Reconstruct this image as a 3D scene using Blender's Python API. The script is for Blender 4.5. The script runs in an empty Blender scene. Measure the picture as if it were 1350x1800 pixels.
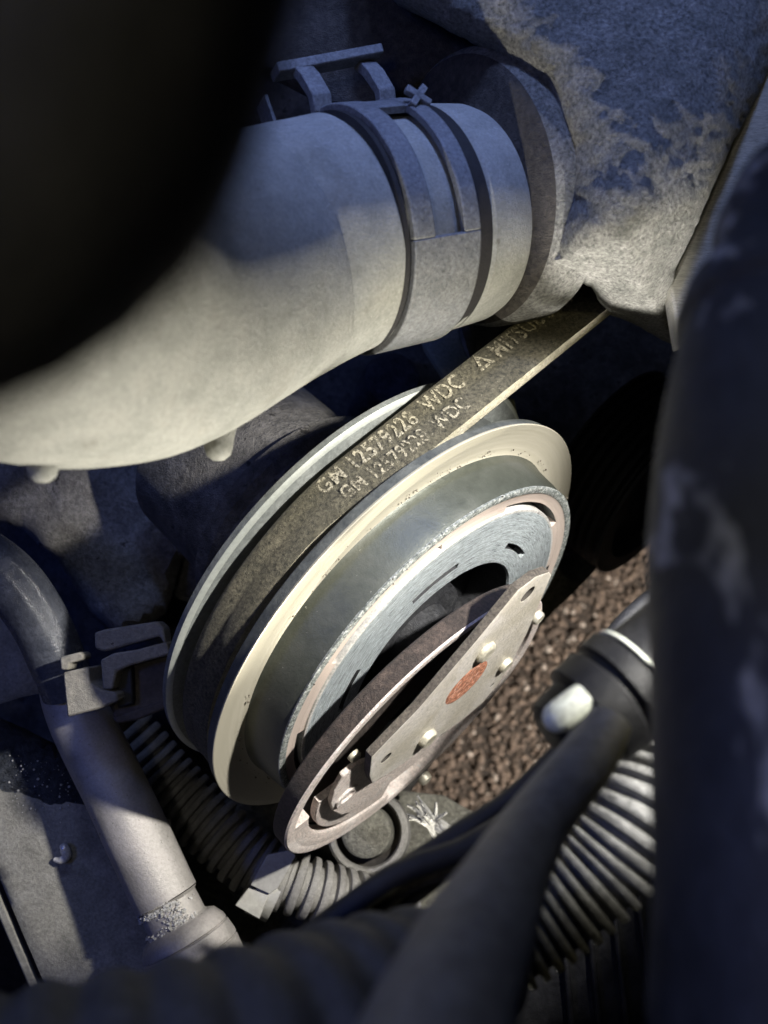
import bpy, bmesh, math, random
import numpy as np
from mathutils import Vector, Matrix, noise
random.seed(7); rng = np.random.default_rng(7)
SC = bpy.context.scene
R_ = math.radians
COL = SC.collection

# ------------------------------------------------------------------ camera
CAM_LOC = np.array([0.0, -0.12, 0.56])
CAM_TILT = R_(27)                      # looking down into the engine bay
FPX = 1600.0                           # focal length in pixels of the 1350x1800 photograph
cam = bpy.data.cameras.new('camera'); cam_o = bpy.data.objects.new('camera', cam); COL.objects.link(cam_o)
cam_o.location = CAM_LOC; cam_o.rotation_euler = (CAM_TILT, 0, 0)
cam.sensor_fit = 'VERTICAL'; cam.sensor_height = 36; cam.lens = FPX / 1800 * 36
cam.clip_start = 0.005; cam.clip_end = 60
cam.dof.use_dof = True; cam.dof.focus_distance = 0.203; cam.dof.aperture_fstop = 19
SC.camera = cam_o
RM = np.array(Matrix.Rotation(CAM_TILT, 3, 'X'))
def W(p):                              # engine-bay frame (cm, camera axes) -> world metres
    return np.asarray(p, float) @ RM.T * 0.01 + CAM_LOC
def D(v): return np.asarray(v, float) @ RM.T

# ------------------------------------------------------------------ light and exposure
SC.view_settings.view_transform = 'Standard'; SC.view_settings.look = 'None'
SC.view_settings.exposure = 0.0; SC.view_settings.gamma = 1
w = bpy.data.worlds.new('World'); SC.world = w; w.use_nodes = True
w.node_tree.nodes['Background'].inputs[0].default_value = (0.55, 0.6, 0.85, 1)
w.node_tree.nodes['Background'].inputs[1].default_value = 0.004
def aim(o, pos, tgt):
    a, b = Vector(W(pos)), Vector(W(tgt)); o.location = a
    o.rotation_euler = (b - a).to_track_quat('-Z', 'Y').to_euler()
def spot(name, pos, tgt, power, color, size, blend, radius):
    l = bpy.data.lights.new(name, 'SPOT'); o = bpy.data.objects.new(name, l); COL.objects.link(o)
    l.energy = power; l.color = color; l.spot_size = R_(size); l.spot_blend = blend; l.shadow_soft_size = radius * .01
    aim(o, pos, tgt); return o
def area(name, pos, tgt, power, color, size):
    l = bpy.data.lights.new(name, 'AREA'); o = bpy.data.objects.new(name, l); COL.objects.link(o)
    l.energy = power; l.color = color; l.size = size * .01; l.shape = 'DISK'
    aim(o, pos, tgt); return o
KEY = np.array([11.0, 5.0, -6.0]); KEY2 = np.array([2.6, -11.5, -16.4])
spot('torch', KEY, (-.3, -4.5, -21.8), 5.3, (1.0, .975, .92), 45, .28, .55)
spot('torch_halo', KEY, (-.3, -3.6, -21.5), .2, (1.0, .88, .45), 60, .5, .3)
spot('second_torch', KEY2, (-1.8, 5.0, -16.0), 2.3, (1.0, .96, .86), 58, .5, .3)
spot('second_halo', KEY2, (-.5, 6.0, -16.5), .2, (1.0, .9, .45), 72, .7, .4)
spot('daylight_gap', (34, -18, -18), (9, -8, -55), 22, (1.0, .95, .88), 40, .3, .5)
spot('added_casting_spot', (6.2, -9.0, -20.5), (4.9, 4.0, -18.6), 3.6, (1.0, .97, .90), 15, .5, .3)  # added spot brightening the lower casting, apart from both torches
spot('sky_glow', (5, 36, 13), (2.6, 9.0, -17.5), 6.5, (.30, .44, 1.0), 24, .8, 2.5)
area('sky_gap', (-6, 42, 6), (0, 2, -20), 0.4, (.36, .48, 1.0), 10)
area('bay_opening', (-30, 6, 22), (-2, -4, -18), 0.42, (.12, .22, 1.0), 8)
area('added_front_fill', (-5, 1, 9), (-2, -3, -22), .05, (1.0, .95, .85), 3)  # added weak frontal fill, stands for no lamp in the bay

# ------------------------------------------------------------------ materials
def mat(nm, cols, scale=1.0, rough=.6, metal=0.0, bump=.35, bscale=14., fine=.25, speck=None, coord='Object', stretch=(1, 1, 1), rough_var=.12, alpha_noise=None, rings=0.0, spec=.5, cdist=.4):
    m = bpy.data.materials.new(nm); m.use_nodes = True; nt = m.node_tree; N = nt.nodes; L = nt.links
    b = N['Principled BSDF']
    tc = N.new('ShaderNodeTexCoord'); mp = N.new('ShaderNodeMapping')
    k = 100 if coord == 'Object' else 1
    mp.inputs['Scale'].default_value = (k * stretch[0], k * stretch[1], k * stretch[2])
    L.new(tc.outputs[coord], mp.inputs[0]); V = mp.outputs[0]
    def noi(s, det=6, ro=.6, dist=0):
        n = N.new('ShaderNodeTexNoise'); n.inputs['Scale'].default_value = s; n.inputs['Detail'].default_value = det
        n.inputs['Roughness'].default_value = ro; n.inputs['Distortion'].default_value = dist
        L.new(V, n.inputs['Vector']); return n.outputs[0]
    n1 = noi(scale, 8, .65, cdist)
    cr = N.new('ShaderNodeValToRGB'); L.new(n1, cr.inputs[0]); e = cr.color_ramp.elements
    lo, hi = .32, .68
    while len(e) < len(cols): e.new(.5)
    for i, c in enumerate(cols):
        e[i].position = lo + (hi - lo) * i / max(1, len(cols) - 1); e[i].color = (*c, 1)
    col = cr.outputs[0]
    n2 = noi(bscale, 5, .7)
    def mix(fac, a, bb, mode='MIX'):
        x = N.new('ShaderNodeMix'); x.data_type = 'RGBA'; x.blend_type = mode
        if isinstance(fac, float): x.inputs[0].default_value = fac
        else: L.new(fac, x.inputs[0])
        for s, v in ((6, a), (7, bb)):
            if isinstance(v, tuple): x.inputs[s].default_value = (*v, 1)
            else: L.new(v, x.inputs[s])
        return x.outputs[2]
    def rng_(v, a, bb, c, d):
        r = N.new('ShaderNodeMapRange'); L.new(v, r.inputs[0])
        for i, x in enumerate((a, bb, c, d)): r.inputs[i + 1].default_value = x
        return r.outputs[0]
    if fine:
        f = rng_(n2, .3, .7, 1 - fine * 1.6, 1 + fine)
        cc = N.new('ShaderNodeCombineColor'); [L.new(f, cc.inputs[i]) for i in range(3)]
        col = mix(1.0, col, cc.outputs[0], 'MULTIPLY')
    for sp in (speck or []):
        c, s, t, sharp = sp
        col = mix(rng_(noi(s, 4, .7, .3), t, t + sharp, 0, 1), col, c)
    L.new(col, b.inputs['Base Color'])
    b.inputs['Metallic'].default_value = metal; b.inputs['Specular IOR Level'].default_value = spec
    L.new(rng_(n1, .3, .7, rough - rough_var, min(1, rough + rough_var)), b.inputs['Roughness'])
    if bump:
        h = N.new('ShaderNodeMath'); h.operation = 'ADD'; L.new(n2, h.inputs[0])
        n3 = noi(bscale * 4, 3, .6); h2 = N.new('ShaderNodeMath'); h2.operation = 'MULTIPLY'; h2.inputs[1].default_value = .45
        L.new(n3, h2.inputs[0]); L.new(h2.outputs[0], h.inputs[1])
        bp = N.new('ShaderNodeBump'); bp.inputs['Strength'].default_value = bump; bp.inputs['Distance'].default_value = .012 / bscale if coord == 'Object' else .0008
        L.new(h.outputs[0], bp.inputs['Height']); L.new(bp.outputs[0], b.inputs['Normal'])
    if alpha_noise:
        s, t, sh = alpha_noise
        L.new(rng_(noi(s, 4, .7), t, t + sh, 0, 1), b.inputs['Alpha'])
    return m
M = {}
M['hose'] = mat('dusty_hose_rubber', [(.24, .24, .215), (.31, .308, .28), (.36, .352, .32)], 1.4, .74, bump=.5, bscale=16, fine=.16, speck=[((.17, .16, .13), 6, .69, .06), ((.5, .49, .45), 9, .64, .12), ((.2, .19, .165), 1.0, .55, .3), ((.14, .13, .11), 2.4, .66, .1)])
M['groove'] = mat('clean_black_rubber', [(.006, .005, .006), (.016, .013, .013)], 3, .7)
M['clamp'] = mat('dusty_clamp_steel', [(.15, .155, .165), (.225, .225, .225)], 2.5, .55, .2, bump=.4, bscale=14, fine=.3, speck=[((.26, .26, .26), 8, .64, .1), ((.05, .045, .04), 5, .66, .06)])
M['cast'] = mat('cast_aluminium', [(.15, .15, .135), (.21, .205, .185), (.27, .26, .24)], 2.2, .62, .15, bump=1.0, bscale=13, fine=.5, cdist=.1, speck=[((.05, .045, .04), 9, .70, .05), ((.55, .53, .5), 18, .66, .08)])
M['castdark'] = mat('grimy_cast_metal', [(.035, .033, .032), (.085, .08, .075), (.14, .13, .12)], 1.1, .8, .0, bump=.7, bscale=5, fine=.3, speck=[((.02, .018, .016), 2.2, .62, .06), ((.22, .2, .18), 18, .68, .08)])
M['bracketcast'] = mat('grey_brown_casting', [(.09, .083, .078), (.16, .15, .14), (.22, .21, .2)], 1.0, .8, .0, bump=.8, bscale=8, fine=.35, speck=[((.03, .026, .024), 2.0, .63, .06), ((.34, .32, .3), 18, .68, .08)])
M['recess'] = mat('shade_and_wire_brown', [(.03, .025, .02), (.075, .065, .055)], 3, .9, bump=.7, bscale=8, fine=.35)  # paints shade into the neck recess; harness wires share the brown
M['machined'] = mat('machined_edge', [(.42, .41, .37), (.52, .50, .45)], 1.2, .45, .4, bump=.25, bscale=12, stretch=(.4, 3, 3))
M['belt'] = mat('belt_rubber', [(.065, .058, .036), (.095, .085, .056), (.13, .115, .078)], 1.6, .8, bump=1.0, bscale=12, fine=.55, speck=[((.36, .32, .23), 15, .66, .04), ((.02, .018, .015), 18, .66, .05)])
M['beltedge'] = mat('belt_cord_edge', [(.34, .31, .22), (.5, .46, .36)], 3, .8, bump=.7, bscale=18, fine=.3)
M['print'] = mat('belt_print', [(.23, .205, .145), (.31, .28, .205)], 3, .8, bump=.3, alpha_noise=(16, .42, .12))
M['printworn'] = mat('belt_print_worn', [(.24, .21, .15), (.31, .28, .2)], 3, .8, bump=.3, alpha_noise=(13, .45, .12))
M['flange'] = mat('zinc_flange', [(.35, .325, .255), (.42, .39, .32)], .8, .48, .25, bump=.12, bscale=9, fine=.05, coord='UV', stretch=(6, 60, 1))
M['rear'] = mat('rear_flange_steel', [(.28, .30, .275), (.37, .38, .35)], 1, .5, .3, bump=.15, bscale=10, fine=.08)
M['rimgrey'] = mat('grey_flange_edge', [(.13, .14, .135), (.2, .21, .2)], 2, .6, .2, bump=.3, bscale=10, fine=.2)
M['rimdark'] = mat('oily_flange_edge', [(.045, .05, .05), (.09, .095, .09)], 2, .6, .2, bump=.3, bscale=10, fine=.2)
M['drum'] = mat('greenish_drum_steel', [(.04, .044, .036), (.06, .065, .053), (.08, .082, .07)],   .5, .46, .4, bump=.12, bscale=7, fine=.08, speck=[((.3, .3, .26), 10, .70, .03)])
M['speckle'] = mat('speckled_worn_rim', [(.03, .04, .04), (.25, .27, .26), (.62, .63, .6)], 11, .6, .2, bump=.8, bscale=18, fine=.5, cdist=1.0)
M['pink'] = mat('bare_pinkish_steel', [(.46, .38, .33), (.58, .49, .44)], 1.2, .5, .2, bump=.25, bscale=10, fine=.12, coord='UV', stretch=(5, 40, 1), speck=[((.28, .15, .09), 3, .62, .12)])
M['friction'] = mat('scored_friction_steel', [(.22, .26, .29), (.56, .62, .65), (.82, .87, .9)], 1.0, .5, .2, bump=.9, bscale=3, fine=.4, coord='UV', stretch=(48, 150, 1), cdist=.6, speck=[((.06, .07, .09), .9, .60, .03)])
M['brightedge'] = mat('bright_worn_edge', [(.6, .58, .56), (.75, .73, .7)], 2, .35, .4, bump=.1)
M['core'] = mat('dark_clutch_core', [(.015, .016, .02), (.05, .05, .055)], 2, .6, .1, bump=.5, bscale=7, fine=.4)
M['discface'] = mat('clutch_plate_steel', [(.68, .61, .57), (.80, .69, .63), (.86, .79, .75)], .8, .5, .15, bump=.7, bscale=12, fine=.25, speck=[((.72, .70, .68), 9, .60, .08), ((.25, .2, .17), 12, .70, .05)])
M['discrim'] = mat('rusty_rim_and_shade', [(.028, .021, .017), (.052, .038, .031), (.085, .062, .05)], 2.2, .8, .0, bump=.8, bscale=10, fine=.4)  # rust on the rim, painted hub shadow on the plate inside it
M['hubface'] = mat('hub_plate_steel', [(.52, .475, .385), (.64, .595, .53), (.72, .68, .65)], .7, .5, .2, bump=.4, bscale=11, fine=.16, speck=[((.16, .15, .13), 14, .63, .04)])
M['hubedge'] = mat('hub_plate_sawn_edge', [(.09, .075, .058), (.17, .145, .115)], 3, .85, .0, bump=1., bscale=14, fine=.4)
M['rivet'] = mat('zinc_rivet', [(.5, .46, .36), (.66, .62, .52)], 3, .4, .4, bump=.15)
M['rust'] = mat('orange_rust', [(.42, .13, .065), (.62, .25, .14), (.72, .42, .32)], 6, .9, bump=.9, bscale=12, fine=.5, speck=[((.75, .7, .66), 14, .69, .03)])
M['hole'] = mat('hole_dark', [(.02, .017, .014), (.05, .042, .035)], 4, .9)  # near-black lining of the holes and the boss gap
M['bluehose'] = mat('glossy_hose', [(.05, .055, .07), (.09, .095, .11)], 1.5, .25, .0, bump=.25, bscale=9, fine=.25, speck=[((.04, .04, .05), 7, .66, .06)])
M['pipe'] = mat('dusty_alloy_pipe', [(.24, .225, .21), (.33, .31, .29), (.39, .36, .34)], .9, .52, .35, bump=.25, bscale=14, fine=.12, speck=[((.08, .075, .06), 9, .65, .06)])
M['corrosion'] = mat('white_corrosion', [(.6, .58, .55), (.8, .79, .77)], 6, .9, bump=1, bscale=14)
M['clip'] = mat('dusty_grey_plastic', [(.17, .16, .14), (.27, .25, .21)], 1.8, .75, bump=.4, bscale=10, fine=.2, speck=[((.06, .05, .05), 5, .66, .05)])
M['clipdark'] = mat('brown_black_plastic', [(.045, .037, .033), (.09, .075, .065)], 2, .75, bump=.4, bscale=9)
M['rail'] = mat('dusty_painted_steel', [(.15, .145, .125), (.23, .22, .19), (.29, .28, .25)], 1.0, .8, .0, bump=.45, bscale=12, fine=.25, speck=[((.4, .39, .35), 18, .69, .06), ((.07, .065, .05), 8, .69, .05)])
M['sand'] = mat('sandy_crossmember', [(.14, .13, .11), (.24, .23, .19), (.32, .31, .27)], 1.4, .9, .0, bump=1., bscale=7, fine=.35)
M['loom'] = mat('glossy_dark_loom', [(.07, .07, .068), (.13, .13, .126)], 1.5, .48, bump=.3, bscale=10, fine=.3, speck=[((.02, .02, .02), 3, .6, .1)])
M['conduit'] = mat('dusty_loom_plastic', [(.14, .132, .12), (.24, .23, .215)], 1.5, .6, bump=.3, bscale=12, fine=.2)
M['tape'] = mat('grey_tape', [(.30, .29, .27), (.38, .37, .34)], 1.5, .6, bump=.15, bscale=8, fine=.12)
M['black'] = mat('black_rubber', [(.008, .008, .01), (.018, .018, .02)], 1.2, .6, bump=.25, bscale=8)
M['nearhose'] = mat('scuffed_black_hose', [(.013, .015, .019), (.021, .023, .028), (.03, .031, .034)], .8, .6, bump=.25, bscale=6, speck=[((.3, .3, .29), .8, .565, .07), ((.2, .2, .19), 2.2, .67, .05)], stretch=(1.3, .5, .5))
M['navy'] = mat('dull_loom', [(.03, .033, .04), (.055, .058, .066)], .8, .65, bump=.3, bscale=6)
M['greypipe'] = mat('grey_hard_line', [(.085, .085, .082), (.14, .138, .13)], .7, .55, .1, bump=.2, bscale=5)
M['shine'] = mat('speckled_blue_grime', [(.025, .03, .04), (.07, .075, .09)], 1, .35, bump=.9, bscale=5, fine=.5)
M['plug'] = mat('black_plug_plastic', [(.004, .004, .005), (.010, .010, .011)], 1.2, .5, bump=.2, bscale=8, spec=.3)
M['ivory'] = mat('pale_plastic', [(.5, .52, .43), (.62, .64, .56)], 2, .3, bump=.1)
M['whiteloom'] = mat('pale_ribbed_loom', [(.42, .42, .40), (.55, .55, .53)], 1.5, .4, bump=.3, bscale=8, fine=.2)
M['fray'] = mat('frayed_white_cloth', [(.10, .097, .09), (.16, .155, .145)], 4, .9)
M['duct'] = mat('matte_black_duct', [(.03, .028, .022), (.045, .042, .034)], .6, .85, bump=.3, bscale=4)
M['soil'] = mat('brown_soil', [(.05, .037, .028), (.10, .075, .058)], 1.2, .95, bump=1, bscale=4, fine=.4)
M['olive'] = mat('olive_primer', [(.40, .40, .25), (.5, .5, .33)], 1, .7, bump=.3)
def pebble_mat():
    m = mat('gravel', [(.85, .85, .85), (1, 1, 1)], 4, .8, bump=.5, bscale=8, fine=.25)
    nt = m.node_tree; b = nt.nodes['Principled BSDF']; src = b.inputs['Base Color'].links[0].from_socket
    at = nt.nodes.new('ShaderNodeAttribute'); at.attribute_name = 'tone'
    x = nt.nodes.new('ShaderNodeMix'); x.data_type = 'RGBA'; x.blend_type = 'MULTIPLY'; x.inputs[0].default_value = 1
    nt.links.new(src, x.inputs[6]); nt.links.new(at.outputs['Color'], x.inputs[7]); nt.links.new(x.outputs[2], b.inputs['Base Color'])
    return m
M['pebble'] = pebble_mat()

# ------------------------------------------------------------------ geometry helpers (cm, camera axes)
def P(px, py, d): return np.array([(px - 675) / FPX * d, (900 - py) / FPX * d, -d], float)
def unit(v): v = np.asarray(v, float); return v / np.linalg.norm(v)
def onplane(px, py, pt, n):
    r = P(px, py, 1.0); return r * (np.dot(pt, n) / np.dot(r, n))
def basis(A):
    A = unit(A); h = np.array([0, 0, 1.]) if abs(A[2]) < .95 else np.array([0, 1., 0])
    u = unit(h - A * np.dot(h, A)); return u, np.cross(A, u)        # u leans to the viewer
def link(name, me, parent, origin):
    o = bpy.data.objects.new(name, me); COL.objects.link(o)
    if parent is not None: o.parent = parent
    else: o.location = Vector(origin)
    return o
def mk(name, V, F, m, parent=None, uv=None, smooth=True, origin=None, bevel=0, bseg=2, mats=None, fm=None):
    V = W(np.asarray(V, float).reshape(-1, 3))
    org = np.array(parent['_org']) if parent is not None else (W(origin) if origin is not None else V.mean(0))
    me = bpy.data.meshes.new(name); me.from_pydata([tuple(v) for v in V - org], [], F); me.update()
    if uv is not None:
        l = me.uv_layers.new(name='UVMap'); vi = np.zeros(len(me.loops), int); me.loops.foreach_get('vertex_index', vi)
        l.data.foreach_set('uv', np.asarray(uv, float)[vi].ravel())
    bm = bmesh.new(); bm.from_mesh(me); bmesh.ops.recalc_face_normals(bm, faces=bm.faces); bm.to_mesh(me); bm.free()
    for x in (mats or [m]): me.materials.append(M[x])
    if fm is not None: me.polygons.foreach_set('material_index', fm)
    if smooth:
        me.polygons.foreach_set('use_smooth', [True] * len(me.polygons))
    o = link(name, me, parent, org)
    if smooth and hasattr(me, 'set_sharp_from_angle'): me.set_sharp_from_angle(angle=R_(38))
    if bevel:
        b = o.modifiers.new('bevel', 'BEVEL'); b.width = bevel * .01; b.segments = bseg; b.limit_method = 'ANGLE'; b.angle_limit = R_(35)
    o['_org'] = [float(x) for x in org]
    return o
def tag(o, label=None, cat=None, group=None, kind=None):
    for k, v in (('label', label), ('category', cat), ('group', group), ('kind', kind)):
        if v: o[k] = v
    return o
def thing(name, label, cat, origin, group=None):
    o = bpy.data.objects.new(name, None); COL.objects.link(o); org = W(origin); o.location = Vector(org)
    o.empty_display_size = .01; o['_org'] = [float(x) for x in org]
    return tag(o, label, cat, group)
def lathe(C, A, prof, n=96, arc=None, cap0=False, cap1=False):
    A = unit(A); u, v = basis(A); C = np.asarray(C, float)
    full = arc is None; a0, a1 = (0, 2 * math.pi) if full else arc
    cnt = n if full else n + 1
    th = a0 + (a1 - a0) * np.arange(cnt) / n
    V = []; UV = []; ln = 0
    for i, (s, r) in enumerate(prof):
        if i: ln += math.hypot(s - prof[i - 1][0], r - prof[i - 1][1])
        for t in th: V.append(C + A * s + r * (math.cos(t) * u + math.sin(t) * v)); UV.append((t / 6.2832, ln * .2))
    F = []
    for i in range(len(prof) - 1):
        for j in range(n):
            k = (j + 1) % cnt; F.append((i * cnt + j, i * cnt + k, (i + 1) * cnt + k, (i + 1) * cnt + j))
    if cap0: F.append(tuple(range(cnt)))
    if cap1: F.append(tuple(range((len(prof) - 1) * cnt, len(prof) * cnt)))
    return V, F, UV
def closed_lathe(C, A, prof, n=96, arc=None):
    V, F, UV = lathe(C, A, list(prof) + [prof[0]], n, arc)
    if arc is not None:
        c = n + 1; k = len(prof); F.append(tuple(i * c for i in range(k))); F.append(tuple(i * c + n for i in range(k)))
    return V, F, UV
def catmull(pts, step):
    p = np.asarray(pts, float); p = np.vstack([2 * p[0] - p[1], p, 2 * p[-1] - p[-2]]); out = []
    for i in range(1, len(p) - 2):
        a, b, c, d = p[i - 1:i + 3]; n = max(2, int(np.linalg.norm((c - b)[:3]) / step))
        for t in np.arange(n) / n:
            out.append(.5 * (2 * b + (c - a) * t + (2 * a - 5 * b + 4 * c - d) * t * t + (3 * b - a - 3 * c + d) * t ** 3))
    out.append(p[-2]); return np.array(out)
def tube(pts, n=32, step=.25, rfun=None, cap=True, wob=0):
    """pts: (x,y,z,r) rows; rfun(arclen, r) shapes ribs"""
    q = catmull(pts, step); c = q[:, :3]; r = q[:, 3]
    T = np.gradient(c, axis=0); T /= np.linalg.norm(T, axis=1)[:, None]
    s = np.concatenate([[0], np.cumsum(np.linalg.norm(np.diff(c, axis=0), axis=1))])
    u = basis(T[0])[0]; V = []; UV = []
    for i in range(len(c)):
        u = unit(u - T[i] * np.dot(u, T[i])); v = np.cross(T[i], u)
        rr = rfun(s[i], r[i]) if rfun else r[i]
        for j in range(n):
            t = 2 * math.pi * j / n; d = math.cos(t) * u + math.sin(t) * v
            k = rr * (1 + wob * noise.noise(Vector(c[i] + d * rr) * .9)) if wob else rr
            V.append(c[i] + d * k); UV.append((j / n, s[i] * .1))
    F = [(i * n + j, i * n + (j + 1) % n, (i + 1) * n + (j + 1) % n, (i + 1) * n + j) for i in range(len(c) - 1) for j in range(n)]
    if cap: F += [tuple(range(n)), tuple(range((len(c) - 1) * n, len(c) * n))]
    return V, F, UV
def pillow(outline, d, T=2.5, bev=.35, bulge=.2, g=(0, 0), lump=.08, lscale=.8, rag=0, step=14, gfun=None):
    """a solid casting: outline (pixels at depth d), rounded rim, uneven face, closed back at d+T"""
    o = np.asarray(outline, float); q = []
    for i in range(len(o)):
        a, b = o[i], o[(i + 1) % len(o)]; n = max(1, int(np.linalg.norm(b - a) / step)); q += [a + (b - a) * t for t in np.arange(n) / n]
    q = np.array(q); n = len(q); cx, cy = q.mean(0)
    a_, b_ = q, np.roll(q, -1, 0)
    xs = np.arange(q[:, 0].min(), q[:, 0].max(), step); ys = np.arange(q[:, 1].min(), q[:, 1].max(), step)
    G = np.array([(x + (step / 2 if j % 2 else 0), y) for j, y in enumerate(ys) for x in xs])
    G = G + np.random.default_rng(3).normal(0, step * .12, G.shape)
    ins = np.zeros(len(G), bool); dist = np.full(len(G), 1e9)
    for (x0, y0), (x1, y1) in zip(a_, b_):
        c = ((y0 > G[:, 1]) != (y1 > G[:, 1]))
        with np.errstate(divide='ignore', invalid='ignore'): xi = (x1 - x0) * (G[:, 1] - y0) / (y1 - y0 if y1 != y0 else 1e-9) + x0
        ins ^= c & (G[:, 0] < xi)
        e = np.array([x1 - x0, y1 - y0]); t = np.clip(((G - [x0, y0]) @ e) / max(e @ e, 1e-9), 0, 1)
        dist = np.minimum(dist, np.linalg.norm(G - [x0, y0] - t[:, None] * e, axis=1))
    cmpx = bev / d * FPX
    k = ins & (dist > step * .45); G, dist = G[k], dist[k]
    from mathutils.geometry import delaunay_2d_cdt
    vv, ee, ff, ov, _, _ = delaunay_2d_cdt([Vector(p) for p in np.vstack([q, G])], [(i, (i + 1) % n) for i in range(n)], [], 1, 1e-4)
    dd = np.concatenate([np.zeros(n), dist]); mx = max(dist.max(), 1)
    V = []; back = []
    for i, v in enumerate(vv):
        x, y = v; ds = dd[ov[i][0]] if ov[i] else 0
        u_ = min(ds / max(cmpx, 1e-6), 1); z = bev * (1 - math.sqrt(max(0, 1 - (1 - u_) ** 2))) - bulge * min(1, ds / mx)
        dp = d + z + g[0] * (x - cx) / 100 + g[1] * (y - cy) / 100 + (gfun(x, y) if gfun else 0)
        p = P(x, y, dp)
        if lump: p = p + np.array([0, 0, 1]) * lump * (noise.noise(Vector(p) * lscale) + .35 * noise.noise(Vector(p) * lscale * 3.7))
        if rag: p = p + rag * np.array(noise.noise_vector(Vector(p) * 7))
        V.append(p)
    F = [tuple(f) for f in ff]; m_ = len(V)
    bi = {}
    for i in range(len(vv)):
        if ov[i] and ov[i][0] < n: bi[ov[i][0]] = i
    for i in range(n):
        x, y = q[i]; V.append(P(x, y, d + bev + T + g[0] * (x - cx) / 100 + g[1] * (y - cy) / 100 + (gfun(x, y) if gfun else 0)))
    for i in range(n):
        j = (i + 1) % n
        if i in bi and j in bi: F.append((bi[i], bi[j], m_ + j, m_ + i))
    F.append(tuple(m_ + i for i in range(n)))
    return V, F
def prism(poly, n, t):
    """poly: 3D points on a plane, extruded back along -n by t"""
    p = [np.asarray(x, float) for x in poly]; k = len(p); n = unit(n)
    V = p + [x - n * t for x in p]
    return V, [tuple(range(k)), tuple(range(2 * k - 1, k - 1, -1))] + [(i, (i + 1) % k, k + (i + 1) % k, k + i) for i in range(k)]
def pxprism(poly, d, t, g=(0, 0), n=(0, 0, 1)):
    c = np.mean(np.array(poly, float), 0)
    return prism([P(x, y, d + g[0] * (x - c[0]) / 100 + g[1] * (y - c[1]) / 100) for x, y in poly], n, t)
def box(c, ax, ay, az, hx, hy, hz):
    c = np.asarray(c, float); ax, ay, az = unit(ax), unit(ay), unit(az)
    V = [c + sx * hx * ax + sy * hy * ay + sz * hz * az for sx in (-1, 1) for sy in (-1, 1) for sz in (-1, 1)]
    return V, [(0, 1, 3, 2), (4, 6, 7, 5), (0, 4, 5, 1), (2, 3, 7, 6), (0, 2, 6, 4), (1, 5, 7, 3)]
def cut(o, cutters):
    for c in cutters:
        md = o.modifiers.new('hole', 'BOOLEAN'); md.object = c; md.operation = 'DIFFERENCE'; md.solver = 'EXACT'
    dg = bpy.context.evaluated_depsgraph_get(); dg.update()
    me = bpy.data.meshes.new_from_object(o.evaluated_get(dg)); o.modifiers.clear(); o.data = me
    for c in cutters: bpy.data.objects.remove(c)
def rounded(poly, r, k=5):
    out = []; p = [np.asarray(x, float) for x in poly]; n = len(p)
    for i in range(n):
        a, b, c = p[i - 1], p[i], p[(i + 1) % n]
        rr = r[i] if isinstance(r, (list, tuple)) else r
        A = b + unit(a - b) * rr; C = b + unit(c - b) * rr
        for t in np.arange(k + 1) / k: out.append((1 - t) ** 2 * A + 2 * t * (1 - t) * b + t * t * C)
    return out

# ================================================================== THE SETTING
gz = 0.0
def ground_hit(px, py):
    r = D(P(px, py, 1.0)); t = (gz - CAM_LOC[2]) / r[2]; return CAM_LOC + r * t
g_me = bpy.data.meshes.new('ground'); S_ = 4.0; gn = 40
gv = [(-S_ + 2 * S_ * i / gn, -S_ + 2 * S_ * j / gn, gz) for j in range(gn + 1) for i in range(gn + 1)]
g_me.from_pydata(gv, [], [(j * (gn + 1) + i, j * (gn + 1) + i + 1, (j + 1) * (gn + 1) + i + 1, (j + 1) * (gn + 1) + i) for j in range(gn) for i in range(gn)])
g_me.materials.append(M['soil']); g_o = bpy.data.objects.new('ground', g_me); COL.objects.link(g_o); g_o['kind'] = 'structure'
# gravel over the part of the ground the gap in the engine bay can show
corners = np.array([ground_hit(x, y)[:2] for x, y in ((760, 840), (1260, 840), (1260, 1480), (700, 1480))])
lo, hi = corners.min(0) - .05, corners.max(0) + .05
ico = bmesh.new(); bmesh.ops.create_icosphere(ico, subdivisions=1, radius=1); iv = np.array([v.co[:] for v in ico.verts]); fi = [tuple(v.index for v in f.verts) for f in ico.faces]; ico.free()
PV, PF, PC = [], [], []
for k in range(17000):
    x, y = lo + (hi - lo) * rng.random(2); r = .0010 + .0017 * rng.random() ** 2.5
    sc = r * (1 + .45 * (rng.random(3) - .5)); sc[2] *= .8
    a = rng.random() * 6.28; ca, sa = math.cos(a), math.sin(a)
    v = iv * sc * (1 + .22 * (rng.random((len(iv), 1)) - .5)); v = np.stack([v[:, 0] * ca - v[:, 1] * sa, v[:, 0] * sa + v[:, 1] * ca, v[:, 2]], 1) + [x, y, gz + r * (.2 + .7 * rng.random())]
    b = len(PV) * 1
    PF += [(b + p, b + q, b + s) for p, q, s in fi]; PV += v.tolist()
    tone = np.array([.15, .108, .08]) * (.6 + .8 * rng.random()) if rng.random() > .04 else np.array([.5, .42, .35]) * (.7 + .5 * rng.random())
    PC += [(*tone, 1)] * len(iv)
me = bpy.data.meshes.new('gravel'); me.from_pydata(PV, [], PF); ca_ = me.color_attributes.new('tone', 'FLOAT_COLOR', 'POINT'); ca_.data.foreach_set('color', np.array(PC).ravel())
me.materials.append(M['pebble']); go = bpy.data.objects.new('gravel', me); COL.objects.link(go)
tag(go, 'loose brown gravel on the ground seen through the gap in the engine bay', 'gravel', kind='stuff')

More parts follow.
